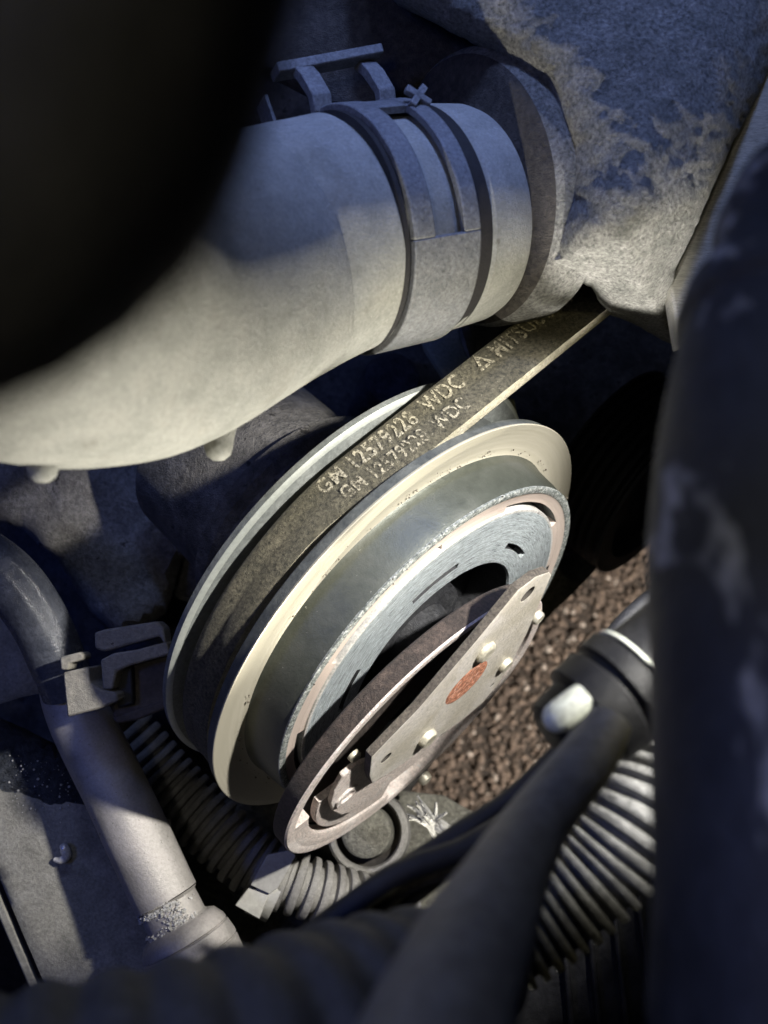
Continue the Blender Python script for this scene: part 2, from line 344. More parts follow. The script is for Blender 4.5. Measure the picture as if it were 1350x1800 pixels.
# ================================================================== COMPRESSOR PULLEY
A = unit([1.474, -1.28, 1.0]); C0 = np.array([.677, -2.861, -22.90])
pul = thing('compressor_pulley', 'large grooved metal pulley with cream front flange carrying the dark ribbed belt', 'pulley', C0)
V, F, UV = closed_lathe(C0, A, [(-1.98, 5.2), (-1.98, 5.93), (-1.94, 5.98), (-1.80, 5.99), (-1.77, 5.95), (-1.73, 5.86), (-1.72, 5.2)], 192)
fm = [0 if i // 192 in (2.5, 3, 4) else 1 for i in range(len(F))]
mk('rear_flange', V, F, None, pul, UV, mats=['rear', 'rimgrey'], fm=fm)
V, F, UV = lathe(C0, A, [(-1.6, 5.25), (-.32, 5.25)], 192)
mk('groove', V, F, 'rimdark', pul, UV)
prof = [(-.36, 5.15), (-.34, 5.86), (-.28, 5.94), (-.06, 5.97)]
V, F, UV = lathe(C0, A, prof, 192); mk('flange_edge', V, F, 'rimdark', pul, UV)
prof = [(-.06, 5.97), (-.01, 5.99), (.0, 5.97), (-.03, 5.85), (-.10, 5.55), (-.14, 5.3), (-.15, 5.12), (-.13, 5.06)]
V, F, UV = lathe(C0, A, prof, 192); mk('front_flange', V, F, 'flange', pul, UV)
prof = [(-.13, 5.06), (-.06, 5.02), (.1, 5.0), (.6, 4.94), (.8, 4.90), (.86, 4.88)]
V, F, UV = lathe(C0, A, prof, 192); mk('drum', V, F, 'drum', pul, UV)
V, F, UV = lathe(C0, A, [(.86, 4.88), (.91, 4.90), (.93, 4.86), (.925, 4.73), (.90, 4.70)], 192); mk('worn_rim', V, F, 'speckle', pul, UV)
rot = None
# the rotor face: outer ring, three slots, scored friction ring, inner slots, inner ring
V, F, UV = lathe(C0, A, [(.90, 4.70), (.88, 4.67), (.87, 4.44)], 192); rf = mk('rotor_face', V, F, 'pink', pul, UV)
def ring_slots(r0, r1, s, nsl, frac, off, m, nm):
    for k in range(nsl):
        a0 = off + 2 * math.pi * k / nsl + (1 - frac) * math.pi / nsl; a1 = off + 2 * math.pi * (k + 1) / nsl - (1 - frac) * math.pi / nsl
        b0 = a1; b1 = a0 + 2 * math.pi / nsl
        V, F, UV = closed_lathe(C0, A, [(s, r1), (s, r0), (s - .3, r0), (s - .3, r1)], 16, (b0, b1)); mk('web', V, F, m, rf, UV)
ring_slots(4.26, 4.44, .868, 5, .62, .55, 'pink', 'web')
V, F, UV = lathe(C0, A, [(.87, 4.44), (.5, 4.43)], 192); mk('slot_wall', V, F, 'rimdark', rf, UV)
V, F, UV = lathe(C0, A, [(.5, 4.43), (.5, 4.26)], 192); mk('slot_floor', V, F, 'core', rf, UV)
V, F, UV = lathe(C0, A, [(.5, 4.26), (.86, 4.26), (.905, 4.24), (.91, 4.18)], 192); mk('ring_edge', V, F, 'brightedge', rf, UV)
V, F, UV = lathe(C0, A, [(.91, 4.18), (.895, 4.0), (.90, 3.6), (.89, 3.26)], 192); mk('friction_ring', V, F, 'friction', rf, UV)
ring_slots(3.10, 3.26, .886, 6, .42, .1, 'friction', 'web')
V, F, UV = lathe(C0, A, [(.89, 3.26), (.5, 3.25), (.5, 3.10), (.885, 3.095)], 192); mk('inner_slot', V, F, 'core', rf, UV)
V, F, UV = lathe(C0, A, [(.885, 3.095), (.88, 2.75), (.86, 2.66), (.80, 2.62)], 192); mk('inner_ring', V, F, 'friction', rf, UV)
V, F, UV = lathe(C0, A, [(.80, 2.62), (.1, 2.6), (-.3, 2.58), (-.3, 1.5), (.2, 1.45), (.25, .9), (.7, .8), (.75, .0)], 128); mk('clutch_core', V, F, 'core', pul, UV)
V, F = [], []
for k in range(260):
    t = rng.uniform(0, 6.283); s_, r_ = (.92, 4.80 + .07 * rng.normal()) if k % 2 else (-.10 + .02 * rng.random(), 5.15 + .08 * abs(rng.normal())); r0 = .006 + .016 * rng.random() ** 2
    u_, v_ = basis(A); c = C0 + A * s_ + r_ * (math.cos(t) * u_ + math.sin(t) * v_); b0 = len(V)
    V += [c + x * r0 * (.4 + 1.4 * rng.random()) for x in iv]; F += [tuple(b0 + i for i in f) for f in fi]
x_ = mk('grit', V, F, 'hubedge', pul, smooth=False); x_['kind'] = 'stuff'
# compressor body behind
comp = thing('air_conditioning_compressor', 'dark cast compressor body hidden behind the big pulley', 'compressor', C0 - A * 5)
V, F, UV = lathe(C0, A, [(-2.2, 0), (-2.2, 2.9), (-2.5, 3.1), (-4, 3.1), (-4.2, 3.3), (-4.6, 3.3), (-4.8, 2.9), (-8, 2.9), (-8, 0)], 96); mk('casing', V, F, 'castdark', comp, UV)

# ================================================================== DRIVE BELT
RB0, RB1, SB0, SB1 = 5.30, 5.82, -1.43, -.50
ub, vb = basis(A)
def proj(p): return np.array([675 + FPX * p[0] / -p[2], 900 - FPX * p[1] / -p[2]])
def tang(phi, l, s, r):
    e = math.cos(phi) * ub + math.sin(phi) * vb; t = -math.sin(phi) * ub + math.cos(phi) * vb
    return C0 + A * s + r * e + t * l
best = None
for k in range(7200):                  # tangent whose top edge runs up to the housing
    ph = k / 7200 * 2 * math.pi
    for sg in (1, -1):
        t = sg * (-math.sin(ph) * ub + math.cos(ph) * vb)
        if t[0] < .2 or t[1] < 0: continue
        p0 = proj(C0 + A * SB0 + RB1 * (math.cos(ph) * ub + math.sin(ph) * vb)); p1 = proj(C0 + A * SB0 + RB1 * (math.cos(ph) * ub + math.sin(ph) * vb) + t * 8)
        dd = unit(p1 - p0); q = np.array([985, 508]) - p0; e = abs(q[0] * dd[1] - q[1] * dd[0])
        e2 = np.cross(A, t); 
        if np.dot(math.cos(ph) * ub + math.sin(ph) * vb, [-.5, .5, .3]) < 0: continue
        if best is None or e < best[0]: best = (e, ph, sg)
PH, SG = best[1], best[2]
def B(l, s, r):                        # belt surface: l<0 runs round the pulley, l>0 straight up to the housing
    k = min(1, max(0, (l + 2.2) / 3.5)); s = SB0 + (s - SB0) * (1 + .30 * k * k * (3 - 2 * k)) - .05 * k
    if l >= 0:
        e = math.cos(PH) * ub + math.sin(PH) * vb; t = SG * (-math.sin(PH) * ub + math.cos(PH) * vb)
        # slight outward twist of the free span
        return C0 + A * s + r * e + t * l
    ph = PH + SG * l / RB1
    return C0 + A * s + r * (math.cos(ph) * ub + math.sin(ph) * vb)
belt = thing('drive_belt', 'dark brown drive belt with pale printed part number running up from the big pulley', 'belt', B(0, -1, 5.5))
ls = np.concatenate([np.linspace(-17.5, 0, 150), np.linspace(.15, 16, 70)])
sec = [(SB0, RB1 - .03), (SB0 + .04, RB1)] + [(SB0 + .04 + (SB1 - SB0 - .08) * k / 10, RB1 + .012 * math.sin(k * 1.7) - (.05 if 4 <= k <= 5 else 0)) for k in range(1, 10)] + [(SB1 - .04, RB1), (SB1, RB1 - .03)]
inner = [(SB1, RB0 + .2)] + [(SB1 - (SB1 - SB0) * k / 12, RB0 + (.2 if k % 2 == 0 else 0)) for k in range(1, 12)] + [(SB0, RB0 + .2)]
full = sec + inner; ns = len(full)
V = []
for l in ls:
    for i, (s, r) in enumerate(full):
        jit = .012 * noise.noise(Vector((l * 6, s * 9, r))) if i < len(sec) else 0
        V.append(B(l, s + (jit if i in (0, len(sec) - 1) else 0), r + jit))
F = [(i * ns + j, i * ns + (j + 1) % ns, (i + 1) * ns + (j + 1) % ns, (i + 1) * ns + j) for i in range(len(ls) - 1) for j in range(ns)]
fm = [1 if j in (len(sec) - 1, ns - 1) else 0 for i in range(len(ls) - 1) for j in range(ns)]
F += [tuple(range(ns)), tuple(range((len(ls) - 1) * ns, len(ls) * ns))]; fm += [0, 0]
mk('belt_band', V, F, None, belt, smooth=True, mats=['belt', 'beltedge'], fm=fm)
def lettering(text, l0, s_base, h, m, name, sx=1.0):
    cu = bpy.data.curves.new('txt', 'FONT'); cu.body = text; cu.size = 1.0; cu.offset = .02; cu.resolution_u = 3; cu.space_character = 1.08
    to = bpy.data.objects.new('txt', cu); COL.objects.link(to); dg = bpy.context.evaluated_depsgraph_get(); dg.update()
    me = bpy.data.meshes.new_from_object(to.evaluated_get(dg)); bpy.data.objects.remove(to); bpy.data.curves.remove(cu)
    bm = bmesh.new(); bm.from_mesh(me); bmesh.ops.triangulate(bm, faces=bm.faces)
    bmesh.ops.subdivide_edges(bm, edges=[e for e in bm.edges if e.calc_length() > .25], cuts=2)
    k = h / .72
    V = [B(l0 + v.co.x * k * sx, s_base - v.co.y * k, RB1 + .022) for v in bm.verts]
    F = [tuple(v.index for v in f.verts) for f in bm.faces]; w_ = max(v.co.x for v in bm.verts) * k * sx; bm.free(); bpy.data.meshes.remove(me)
    mk(name, V, F, m, belt, smooth=False); return w_
LET = dict(l0=-.95, s=-1.04, h=.33, sx=.93)
w1 = lettering('GM 12579228  WDC', LET['l0'], LET['s'], LET['h'], 'print', 'lettering', LET['sx'])
lt = LET['l0'] + w1 + .45
tri = [(0, 0), (.42, 0), (.21, .36)]; inn = [(.11, .06), (.31, .06), (.21, .23)]
V = [B(lt + x, LET['s'] - y, RB1 + .03) for x, y in tri + inn]
mk('triangle_mark', V, [(0, 1, 4, 3), (1, 2, 5, 4), (2, 0, 3, 5)], 'print', belt, smooth=False)
lettering('MITSUBOSHI', lt + .55, LET['s'], LET['h'], 'print', 'lettering', LET['sx'])
lettering('GM 12579228  WDC', LET['l0'] + .25, -.66, .28, 'printworn', 'worn_lettering', LET['sx'])

# ================================================================== LOOSE CLUTCH PLATE AND HUB
DN = unit([1.676, -1.57, 1.0]); DC = np.array([.96, -5.405, -22.87]); DR = 4.37
e1 = unit(np.array([.66, .75, 0]) - DN * np.dot(DN, [.66, .75, 0])); e2 = np.cross(DN, e1)
if np.dot(e2, [.7, -.7, 0]) < 0: e2 = -e2
cl = thing('clutch_plate', 'round clutch plate with triangular hub and orange rust spot in front of the pulley', 'clutch plate', DC)
V, F, UV = closed_lathe(DC, DN, [(-.50, 4.08), (-.50, DR - .06), (-.45, DR), (-.04, DR), (.0, DR - .05), (.0, 4.10), (-.03, 4.06)], 160)
fm = [0] * len(F)
for i, s in enumerate(range(7)):
    for j in range(160): fm[i * 160 + j] = 1 if i in (0, 1, 2) else 0
mk('friction_disc', V, F, None, cl, UV, mats=['discface', 'discrim'], fm=fm)
V, F, UV = closed_lathe(DC, DN, [(-.48, 1.5), (-.48, 4.12), (-.36, 4.12), (-.34, 4.0), (-.34, 1.5)], 128); mk('shaded_inner_plate', V, F, 'discrim', cl, UV)  # dark brown paints in the hub plate's shadow on the disc
du_, dv_ = basis(DN); aL = math.atan2(np.dot(-e1, dv_), np.dot(-e1, du_))
V, F, UV = closed_lathe(DC, DN, [(-.2, 2.2), (-.2, 3.46), (-.05, 3.46), (-.02, 3.43), (-.02, 2.2)], 40, (aL - .75, aL + .75)); mk('inner_face', V, F, 'discface', cl, UV)
V, F, UV = closed_lathe(DC, DN, [(-.3, 3.66), (-.3, 4.12), (-.004, 4.12), (-.002, 3.70), (-.03, 3.66)], 40, (aL - .62, aL + .85)); mk('outer_face', V, F, 'discface', cl, UV)
# rounded spring lobe at the lower left
def discpt(px, py, h): return onplane(px, py, DC + DN * h, DN)
lobe = [discpt(480 + x / 2.596, 980 + y / 2.596, .16) for x, y in ((440, 930), (385, 945), (320, 1000), (280, 1070), (264, 1125), (275, 1160), (310, 1176), (360, 1160), (420, 1120), (520, 1040), (700, 900), (760, 820), (560, 860))]
V, F = prism(lobe, DN, .14); mk('spring_lobe', V, F, 'discface', cl, smooth=False, bevel=.03)
lp = discpt(480 + 335 / 2.596, 980 + 1085 / 2.596, .16); V, F, UV = lathe(lp, DN, [(.0, .36), (.05, .34), (.05, .22), (.0, .2)], 32); mk('dimple', V, F, 'discface', cl, UV)
# triangular hub plate on top
HH = .44
def hubpt(px, py, h=0): return onplane(px, py, DC + DN * (HH + h), DN)
Z6 = lambda x, y: (480 + x / 2.596, 980 + y / 2.596)
Tpoly = [hubpt(*Z6(*p)) for p in ((450, 912), (440, 1000), (452, 1032), (560, 965), (650, 900), (760, 815), (860, 745), (960, 660), (1030, 575), (1090, 480), (1160, 345), (1225, 190), (1272, 80), (1262, 66), (1200, 88), (1118, 150), (925, 385), (665, 690))]
V, F = prism(Tpoly, DN, .21); fm = [0, 1] + [1] * (len(F) - 2)
hub = mk('hub_plate', V, F, None, cl, smooth=False, mats=['hubface', 'hubedge', 'hole'], fm=fm)
cuts = []
for (x, y, r) in ((1163, 168, .21), (517, 915, .15), (1000, 582, .07)):
    V, F, UV = lathe(hubpt(*Z6(x, y)), DN, [(-.6, r), (.3, r)], 28, cap0=True, cap1=True)
    cuts.append(mk('cutter', V, F, 'hole', cl, UV))
cut(hub, cuts)
b = hub.modifiers.new('bevel', 'BEVEL'); b.width = .00025; b.segments = 2; b.limit_method = 'ANGLE'; b.angle_limit = R_(50)
def rivet(c, r, h, m='rivet', nm='rivet'):
    V, F, UV = lathe(c, DN, [(-.02, r), (h * .6, r * .98), (h * .9, r * .85), (h, r * .6), (h * .94, r * .5), (h * .94, 0)], 32); return mk(nm, V, F, m, cl, UV)
rivet(hubpt(*Z6(966, 428)), .29, .13); rivet(hubpt(*Z6(1056, 484)), .22, .14); rivet(hubpt(*Z6(698, 818)), .27, .17)
rivet(discpt(*Z6(684, 1000), .02), .21, .2); rivet(discpt(*Z6(1200, 268), .02), .2, .16); rivet(discpt(*Z6(365, 900), -.02), .15, .14)
c = hubpt(*Z6(883, 572)); V, F, UV = lathe(c, DN, [(-.01, .70), (.010, .66), (.018, .56), (.006, .42), (.004, .18), (.012, 0)], 48); mk('rusty_centre', V, F, 'rust', cl, UV)
# hub shaft joining plate and disc
V, F, UV = lathe(DC + DN * .3 + e1 * .9, DN, [(-.6, .0), (-.6, 1.0), (.06, 1.0), (.06, 0)], 48); mk('hub_boss', V, F, 'core', cl, UV)

# ================================================================== COOLANT HOSE, CLAMP, HOUSING
ha = unit([.83, .28, -.48]); Cr = P(603, 414, 18.0); HR = 2.27
hn, hm = basis(ha)
if hm[1] < 0: hm = -hm
def HP(th, s, r): return Cr + ha * s + r * (math.cos(th) * hn + math.sin(th) * hm)
hose = thing('coolant_hose', 'thick grey dusty coolant hose bending out of the upper left towards the housing', 'hose', Cr - ha * 4)
pts = [(*(Cr + ha * s), HR) for s in (2.0, 1.2, .4, -.1)] + [(*(Cr - ha * .9 + [0, -.12, 0]), 2.30), (*(Cr - ha * 2.0 + [-.02, -.36, .12]), 2.38), (*P(235, 534, 14.7), 2.5), (*P(60, 500, 12.7), 2.52), (*P(-170, 380, 10.8), 2.46), (*P(-420, 200, 9.5), 2.46)]
def hr(s, r):
    x = 2.0 - s                       # distance along the axis before the first ring
    if x > 1.92: return r * .97
    for g, wd in ((.02, .14), (1.62, .15)):
        if abs(x - g) < wd: return r - .2 * (1 - (abs(x - g) / wd) ** 2)
    if -.0 < x < 1.56: return r - .14
    return r
V, F, UV = tube(pts, 96, .05, hr, wob=.012); mk('hose_body', V, F, 'hose', hose, UV)
for x, y, d, r in ((75, 822, 12.9, .22), (384, 788, 15.6, .24)):
    c = P(x, y, d); ax = unit([.05, -1, .15]); rr = r
    V, F, UV = lathe(c, ax, [(-.5, rr * 1.5), (-.2, rr * 1.15), (.0, rr), (.12, rr * .85), (.2, rr * .45), (.22, 0)], 24); mk('mould_nub', V, F, 'hose', hose, UV)
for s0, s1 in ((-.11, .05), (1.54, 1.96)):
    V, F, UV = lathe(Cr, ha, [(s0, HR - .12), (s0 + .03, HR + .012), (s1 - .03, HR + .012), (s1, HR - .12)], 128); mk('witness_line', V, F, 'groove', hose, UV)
cla = thing('spring_clamp', 'grey spring band clamp with raised ears around the thick coolant hose', 'hose clamp', HP(0, .8, HR))
def band(t0, t1, s0, s1, r0, r1, nm, par=None, n=64):
    b0, b1 = R_(t0), R_(t1); V = []; 
    for i in range(n + 1):
        t = b0 + (b1 - b0) * i / n
        V += [HP(t, s0, r0), HP(t, s0, r1), HP(t, s1, r1), HP(t, s1, r0)]
    F = [(i * 4 + j, i * 4 + (j + 1) % 4, i * 4 + 4 + (j + 1) % 4, i * 4 + 4 + j) for i in range(n) for j in range(4)] + [(0, 1, 2, 3), (n * 4, n * 4 + 1, n * 4 + 2, n * 4 + 3)]
    return mk(nm, V, F, 'clamp', par or cla, bevel=.03)
ri, ro = HR - .03, HR + .13
band(-180, -26, .05, 1.56, ri, ro, 'band')
band(-26, 86, .05, .52, ri, ro, 'band'); band(-26, 86, 1.18, 1.56, ri, ro, 'band')
band(44, 60, .52, 1.18, ri, ro - .02, 'bridge')
for s0, s1 in ((-.05, .36), (1.48, 1.86)):      # ears standing up from the two strips
    V = []
    for (th, r) in ((76, ro - .08), (75, ro + .25), (80, ro + .7), (84, ro + .98)):
        V += [HP(R_(th), s0, r), HP(R_(th), s1, r), HP(R_(th + 5), s1, r), HP(R_(th + 5), s0, r)]
    F = [(i * 4 + j, i * 4 + (j + 1) % 4, i * 4 + 4 + (j + 1) % 4, i * 4 + 4 + j) for i in range(3) for j in range(4)] + [(0, 1, 2, 3), (12, 13, 14, 15)]
    mk('ear', V, F, 'clamp', cla, bevel=.03)
p0, p1 = HP(R_(87), -.4, ro + .92), HP(R_(84), 2.0, ro + 1.12); c = (p0 + p1) / 2
V, F = box(c, unit(p1 - p0), math.cos(R_(88)) * hn + math.sin(R_(88)) * hm, np.cross(ha, hm), 1.2, .10, .2); mk('cross_bar', V, F, 'clamp', cla, bevel=.03)
p0 = HP(R_(100), -.5, ro + .3); V, F = box(p0, ha, hm, hn, .04, .45, .25); mk('ear', V, F, 'clamp', cla, bevel=.02)
for sgn in (1, -1):
    V, F = box(HP(R_(44), 1.42 , HR + .25), unit(ha + sgn * .8 * hm), unit(hm - sgn * .8 * ha), hn, .27, .07, .07); mk('tang', V, F, 'clamp', cla, bevel=.02)
# cast housing
hs = thing('thermostat_housing', 'rough cast aluminium housing at the upper right that the coolant hose plugs into', 'engine housing', P(1050, 300, 21))
V, F, UV = lathe(Cr, ha, [(1.2, 2.0), (1.92, 2.08), (1.95, 2.2), (2.05, 2.27), (2.85, 2.22), (3.02, 2.16), (3.06, 2.0)], 128); mk('neck', V, F, 'hose', hs, UV)
Cu = Cr + hm * .40 + hn * .10
V, F, UV = lathe(Cu, ha, [(2.9, 1.5), (3.04, 1.8), (3.10, 2.3), (3.12, 2.58), (3.22, 2.72)], 128); mk('neck_recess', V, F, 'recess', hs, UV)  # dark brown stands in for the shade round the neck
V, F, UV = lathe(Cu, ha, [(3.22, 2.72), (3.32, 2.80), (3.5, 2.85), (4.4, 2.9)], 128); mk('collar', V, F, 'cast', hs, UV)
V, F = pillow([(600, -260), (800, -280), (1100, -260), (1500, -220), (1440, 0), (1362, 110), (1290, 250), (1222, 400), (1190, 470), (1198, 612), (1165, 598), (1120, 572), (1062, 548), (1040, 505), (1010, 492), (960, 484), (905, 480), (900, 474), (965, 430), (1000, 350), (994, 260), (945, 160), (865, 92), (770, 44), (700, 10), (640, -60)], 16.5, 1.4, 1.5, .4, (.05, -.02), .12, .9, rag=.03, step=7, gfun=lambda x, y: 2.2 * max(0, (y - 330) / 190) ** 2 + .9 * (max(0, (250 - y)) / 350) ** 1.5); mk('casting', V, F, 'cast', hs)
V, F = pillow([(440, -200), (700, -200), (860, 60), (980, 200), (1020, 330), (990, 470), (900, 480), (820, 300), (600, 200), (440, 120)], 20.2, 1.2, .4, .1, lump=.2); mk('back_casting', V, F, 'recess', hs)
V, F = pxprism([(1362, 90), (1296, 240), (1226, 400), (1192, 470), (1178, 500), (1196, 613), (1215, 600), (1260, 470), (1330, 360), (1460, 200)], 18.9, .45, (.1, .3), (.1, .05, 1)); mk('joint_flange', V, F, 'machined', hs, bevel=.06)
# ================================================================== ENGINE BEHIND
ew = thing('engine_wall', 'dark oily engine casting behind the belt and pulleys', 'engine', P(500, 600, 33))
V, F = pillow([(-300, -300), (1600, -300), (1600, 560), (1400, 720), (1150, 905), (1040, 1000), (950, 1095), (800, 1290), (700, 1420), (560, 1500), (-300, 1500)], 33, 3, .6, .2, lump=.9, lscale=.35, step=30); mk('casting', V, F, 'castdark', ew)
for k, (x, y, r, d) in enumerate(((690, 665, .9, 30.5), (470, 800, 1.1, 30.5), (640, 720, .5, 31))):
    V, F, UV = lathe(P(x, y, d), [.1, .2, 1], [(-2, r * 1.3), (-.3, r * 1.1), (.0, r), (.1, r * .8), (.1, 0)], 24); mk('boss', V, F, 'castdark', ew, UV)
eb = thing('engine_bracket', 'grimy grey brown cast bracket left of the pulley under the coolant hose', 'engine bracket', P(220, 950, 26))
V, F = pillow([(-60, 740), (40, 700), (260, 730), (330, 790), (300, 850), (350, 890), (388, 918), (352, 945), (318, 985), (305, 1040), (292, 1078), (262, 1098), (205, 1118), (160, 1080), (100, 985), (40, 930), (-60, 900)], 27, 3, .35, .5, (.1, -.15), .35, .7); mk('casting', V, F, 'bracketcast', eb)
V, F, UV = lathe(P(335, 1015, 27.6), [-.3, .1, 1], [(-1, .8), (0, .75), (.05, .6), (-.1, .5), (-.15, 0)], 32); mk('bolt_boss', V, F, 'castdark', eb, UV)
st = thing('strut', 'narrow olive metal strut passing behind the printed belt', 'bracket', P(800, 640, 28))
V, F = pxprism([(735, 560), (800, 545), (815, 610), (860, 690), (905, 700), (912, 740), (870, 738), (800, 690), (748, 610)], 28, .5, n=(.1, .1, 1)); mk('arm', V, F, 'olive', st, bevel=.08)
bk = thing('bracket_block', 'dark grey block showing between the hose clamp and the belt', 'bracket', P(860, 540, 28))
V, F = pillow([(800, 545), (870, 480), (905, 470), (960, 500), (960, 560), (905, 600), (830, 640)], 27.2, 1.5, .2, .1); mk('block', V, F, 'rail', bk)
V, F = pxprism([(884, 470), (912, 470), (905, 600), (880, 610)], 26.6, .4); mk('rib', V, F, 'black', bk, bevel=.05)
# second pulley in the dark at the right
p2 = thing('ribbed_pulley', 'dark ribbed pulley in the shade between the big pulley and the black hose', 'pulley', P(1150, 800, 30))
C2 = P(1165, 870, 30.5); prof = [(-2.6, 2.2)]
for k in range(7): prof += [(-2.5 + k * .33, 3.3), (-2.4 + k * .33, 3.3), (-2.33 + k * .33, 3.05), (-2.25 + k * .33, 3.05)]
prof += [(-.1, 3.3), (.0, 3.25), (.02, 2.6), (-.3, 2.4), (-.3, 0)]
V, F, UV = lathe(C2, A, prof, 96); mk('rim', V, F, 'black', p2, UV)
V, F = box(C2 + A * .05 + np.array([-2.1, .0, .8]), [.6, .8, 0], [.8, -.6, 0], A, .5, .42, .05); mk('lit_rim_patch', V, F, 'rail', p2, bevel=.03)  # grey patch painted in for the lit part of the rim
# ================================================================== LEFT SIDE: HOSE, PIPE, CLIP, RAIL
bh = thing('heater_hose', 'smooth bluish rubber hose curving in from the left edge down to the clip', 'hose', P(60, 1070, 22.5))
V, F, UV = tube([(*P(-160, 930, 22), .72), (*P(-60, 965, 22), .72), (*P(15, 1018, 22.2), .72), (*P(68, 1090, 22.5), .70), (*P(105, 1170, 22.8), .68), (*P(122, 1215, 23), .66)], 48, .1, wob=.02); mk('hose_body', V, F, 'bluehose', bh, UV)
pp = thing('alloy_pipe', 'straight dusty metal pipe at the lower left ending in a rounded fitting', 'pipe', P(200, 1400, 23))
q = [(*P(118, 1190, 23.5), .74), (*P(140, 1260, 23.4), .78), (*P(218, 1420, 23), .80), (*P(292, 1580, 22.6), .80)]
V, F, UV = tube(q, 64, .15, wob=.015); mk('tube', V, F, 'pipe', pp, UV)
a0 = unit(P(292, 1580, 22.6) - P(218, 1420, 23)); f0 = P(296, 1588, 22.6)
V, F, UV = lathe(f0, a0, [(-.1, .8), (-.02, .72), (.5, .74), (.58, .82)], 64); mk('collar', V, F, 'pipe', pp, UV)
V, F, UV = lathe(f0, a0, [(.55, .8), (.62, .95), (.85, 1.08), (.95, 1.10), (.98, 1.07), (1.02, 1.12), (1.3, 1.17), (1.38, 1.17), (1.41, 1.13), (1.45, 1.17), (1.8, 1.16), (2.2, 1.05), (2.4, .7), (2.42, 0)], 72); mk('fitting', V, F, 'pipe', pp, UV)
V, F = [], []
uu, vv = basis(a0)
for k in range(420):                  # crust of corrosion round the collar
    t = rng.normal(.9, .75); s = rng.choice([-.04, .0, .02, .52, .56]) + rng.normal(0, .05) if k % 3 else rng.uniform(-.05, .55)
    if k % 3 == 0: t = rng.normal(-.4, .25)
    r = .012 + .035 * rng.random() ** 2; c = f0 + a0 * s + (.76) * (math.cos(t) * uu + math.sin(t) * vv); b0 = len(V)
    V += [c + iv[i] * r * (.4 + 1.5 * rng.random()) for i in range(len(iv))]; F += [tuple(b0 + x for x in f) for f in fi]
co = mk('corrosion_crust', V, F, 'corrosion', pp, smooth=False); co['kind'] = 'stuff'
ck = thing('pipe_clip', 'grey plastic retaining clip joining the hose and the metal pipe beside the pulley', 'clip', P(200, 1180, 23))
def bx(nm, poly, d, t, m='clip', g=(0, 0), bev=.05): 
    V, F = pxprism(poly, d, t, g, (-.1, .1, 1)); return mk(nm, V, F, m, ck, bevel=bev)
bx('saddle', [(110, 1182), (155, 1172), (158, 1200), (178, 1212), (205, 1218), (207, 1232), (175, 1246), (118, 1261)], 21.5, .9)
bx('lip', [(104, 1155), (140, 1146), (146, 1150), (146, 1160), (122, 1166), (120, 1178), (106, 1178)], 21.4, .5)
bx('latch', [(165, 1112), (185, 1106), (275, 1092), (288, 1104), (292, 1140), (280, 1118), (182, 1146), (166, 1140)], 21.9, .5, 'clip', (.2, 0), .07)
bx('frame', [(176, 1160), (200, 1148), (240, 1142), (292, 1128), (300, 1150), (228, 1170), (205, 1180), (198, 1212), (180, 1212)], 21.6, .8, 'clip', (.15, 0))
bx('body', [(198, 1176), (232, 1168), (300, 1146), (304, 1236), (240, 1252), (198, 1262)], 22.2, 1.2, 'clipdark', (.15, 0))
bx('window', [(204, 1180), (231, 1172), (234, 1238), (206, 1246)], 21.95, .2, 'black')
bx('foot', [(196, 1262), (286, 1232), (304, 1240), (240, 1266), (205, 1272)], 21.9, .5, 'clipdark', (.15, 0))
tb = thing('mounting_tab', 'flat grey metal tab at the left edge beside the bluish hose', 'bracket', P(20, 1150, 24))
V, F = pillow([(-80, 1030), (5, 1045), (25, 1075), (60, 1150), (78, 1180), (74, 1218), (40, 1225), (-80, 1262)], 24.2, .4, .08, .05, lump=.1, lscale=1.5, rag=.02); mk('tab', V, F, 'rail', tb)
gb = thing('rounded_casting', 'dark blue grimy rounded casting with glinting specks at the left edge', 'engine part', P(60, 1370, 26.5))
V, F = pillow([(-120, 1270), (0, 1262), (60, 1290), (140, 1330), (200, 1420), (220, 1500), (150, 1510), (60, 1490), (-120, 1450)], 24.6, 2, .5, .6, lump=.15); mk('casting', V, F, 'shine', gb)
V, F = [], []
for k in range(110):
    x = 15 + 120 * rng.random(); y = 1335 + 100 * rng.random() + (x - 60) * .25; r = .008 + .03 * rng.random() ** 3; c = P(x, y, 23.95 + .25 * rng.random()); b0 = len(V)
    V += [c + v * r for v in iv]; F += [tuple(b0 + i for i in f) for f in fi]
x_ = mk('glinting_specks', V, F, 'corrosion', gb, smooth=False); x_['kind'] = 'stuff'
dr = thing('metal_flake', 'tiny bright curled metal flake lying on the frame rail', 'metal flake', P(110, 1500, 23.6))
V, F, UV = tube([(*P(96, 1511, 23.88), .06), (*P(108, 1512, 23.84), .10), (*P(117, 1505, 23.84), .12), (*P(112, 1490, 23.8), .12), (*P(106, 1488, 23.8), .05)], 10, .05); mk('flake', V, F, 'brightedge', dr, UV)
fr = thing('frame_rail', 'flat dusty steel rail at the lower left beside the metal pipe', 'frame rail', P(110, 1600, 27))
V, F = pillow([(-150, 1300), (60, 1400), (300, 1440), (330, 1720), (330, 1850), (150, 1850), (78, 1728), (0, 1545), (-150, 1200)], 24.0, 1.2, .1, .02, (0, -.05), .05, .6); mk('top_plate', V, F, 'rail', fr)
V, F = pxprism([(-150, 1230), (0, 1575), (72, 1742), (130, 1860), (112, 1870), (56, 1748), (-12, 1590), (-170, 1260)], 24.2, .3, n=(.3, 0, 1)); mk('edge_lip', V, F, 'rail', fr, bevel=.05)
cm = thing('crossmember', 'sandy grey crossmember under the ribbed conduit at the bottom', 'crossmember', P(500, 1600, 29))
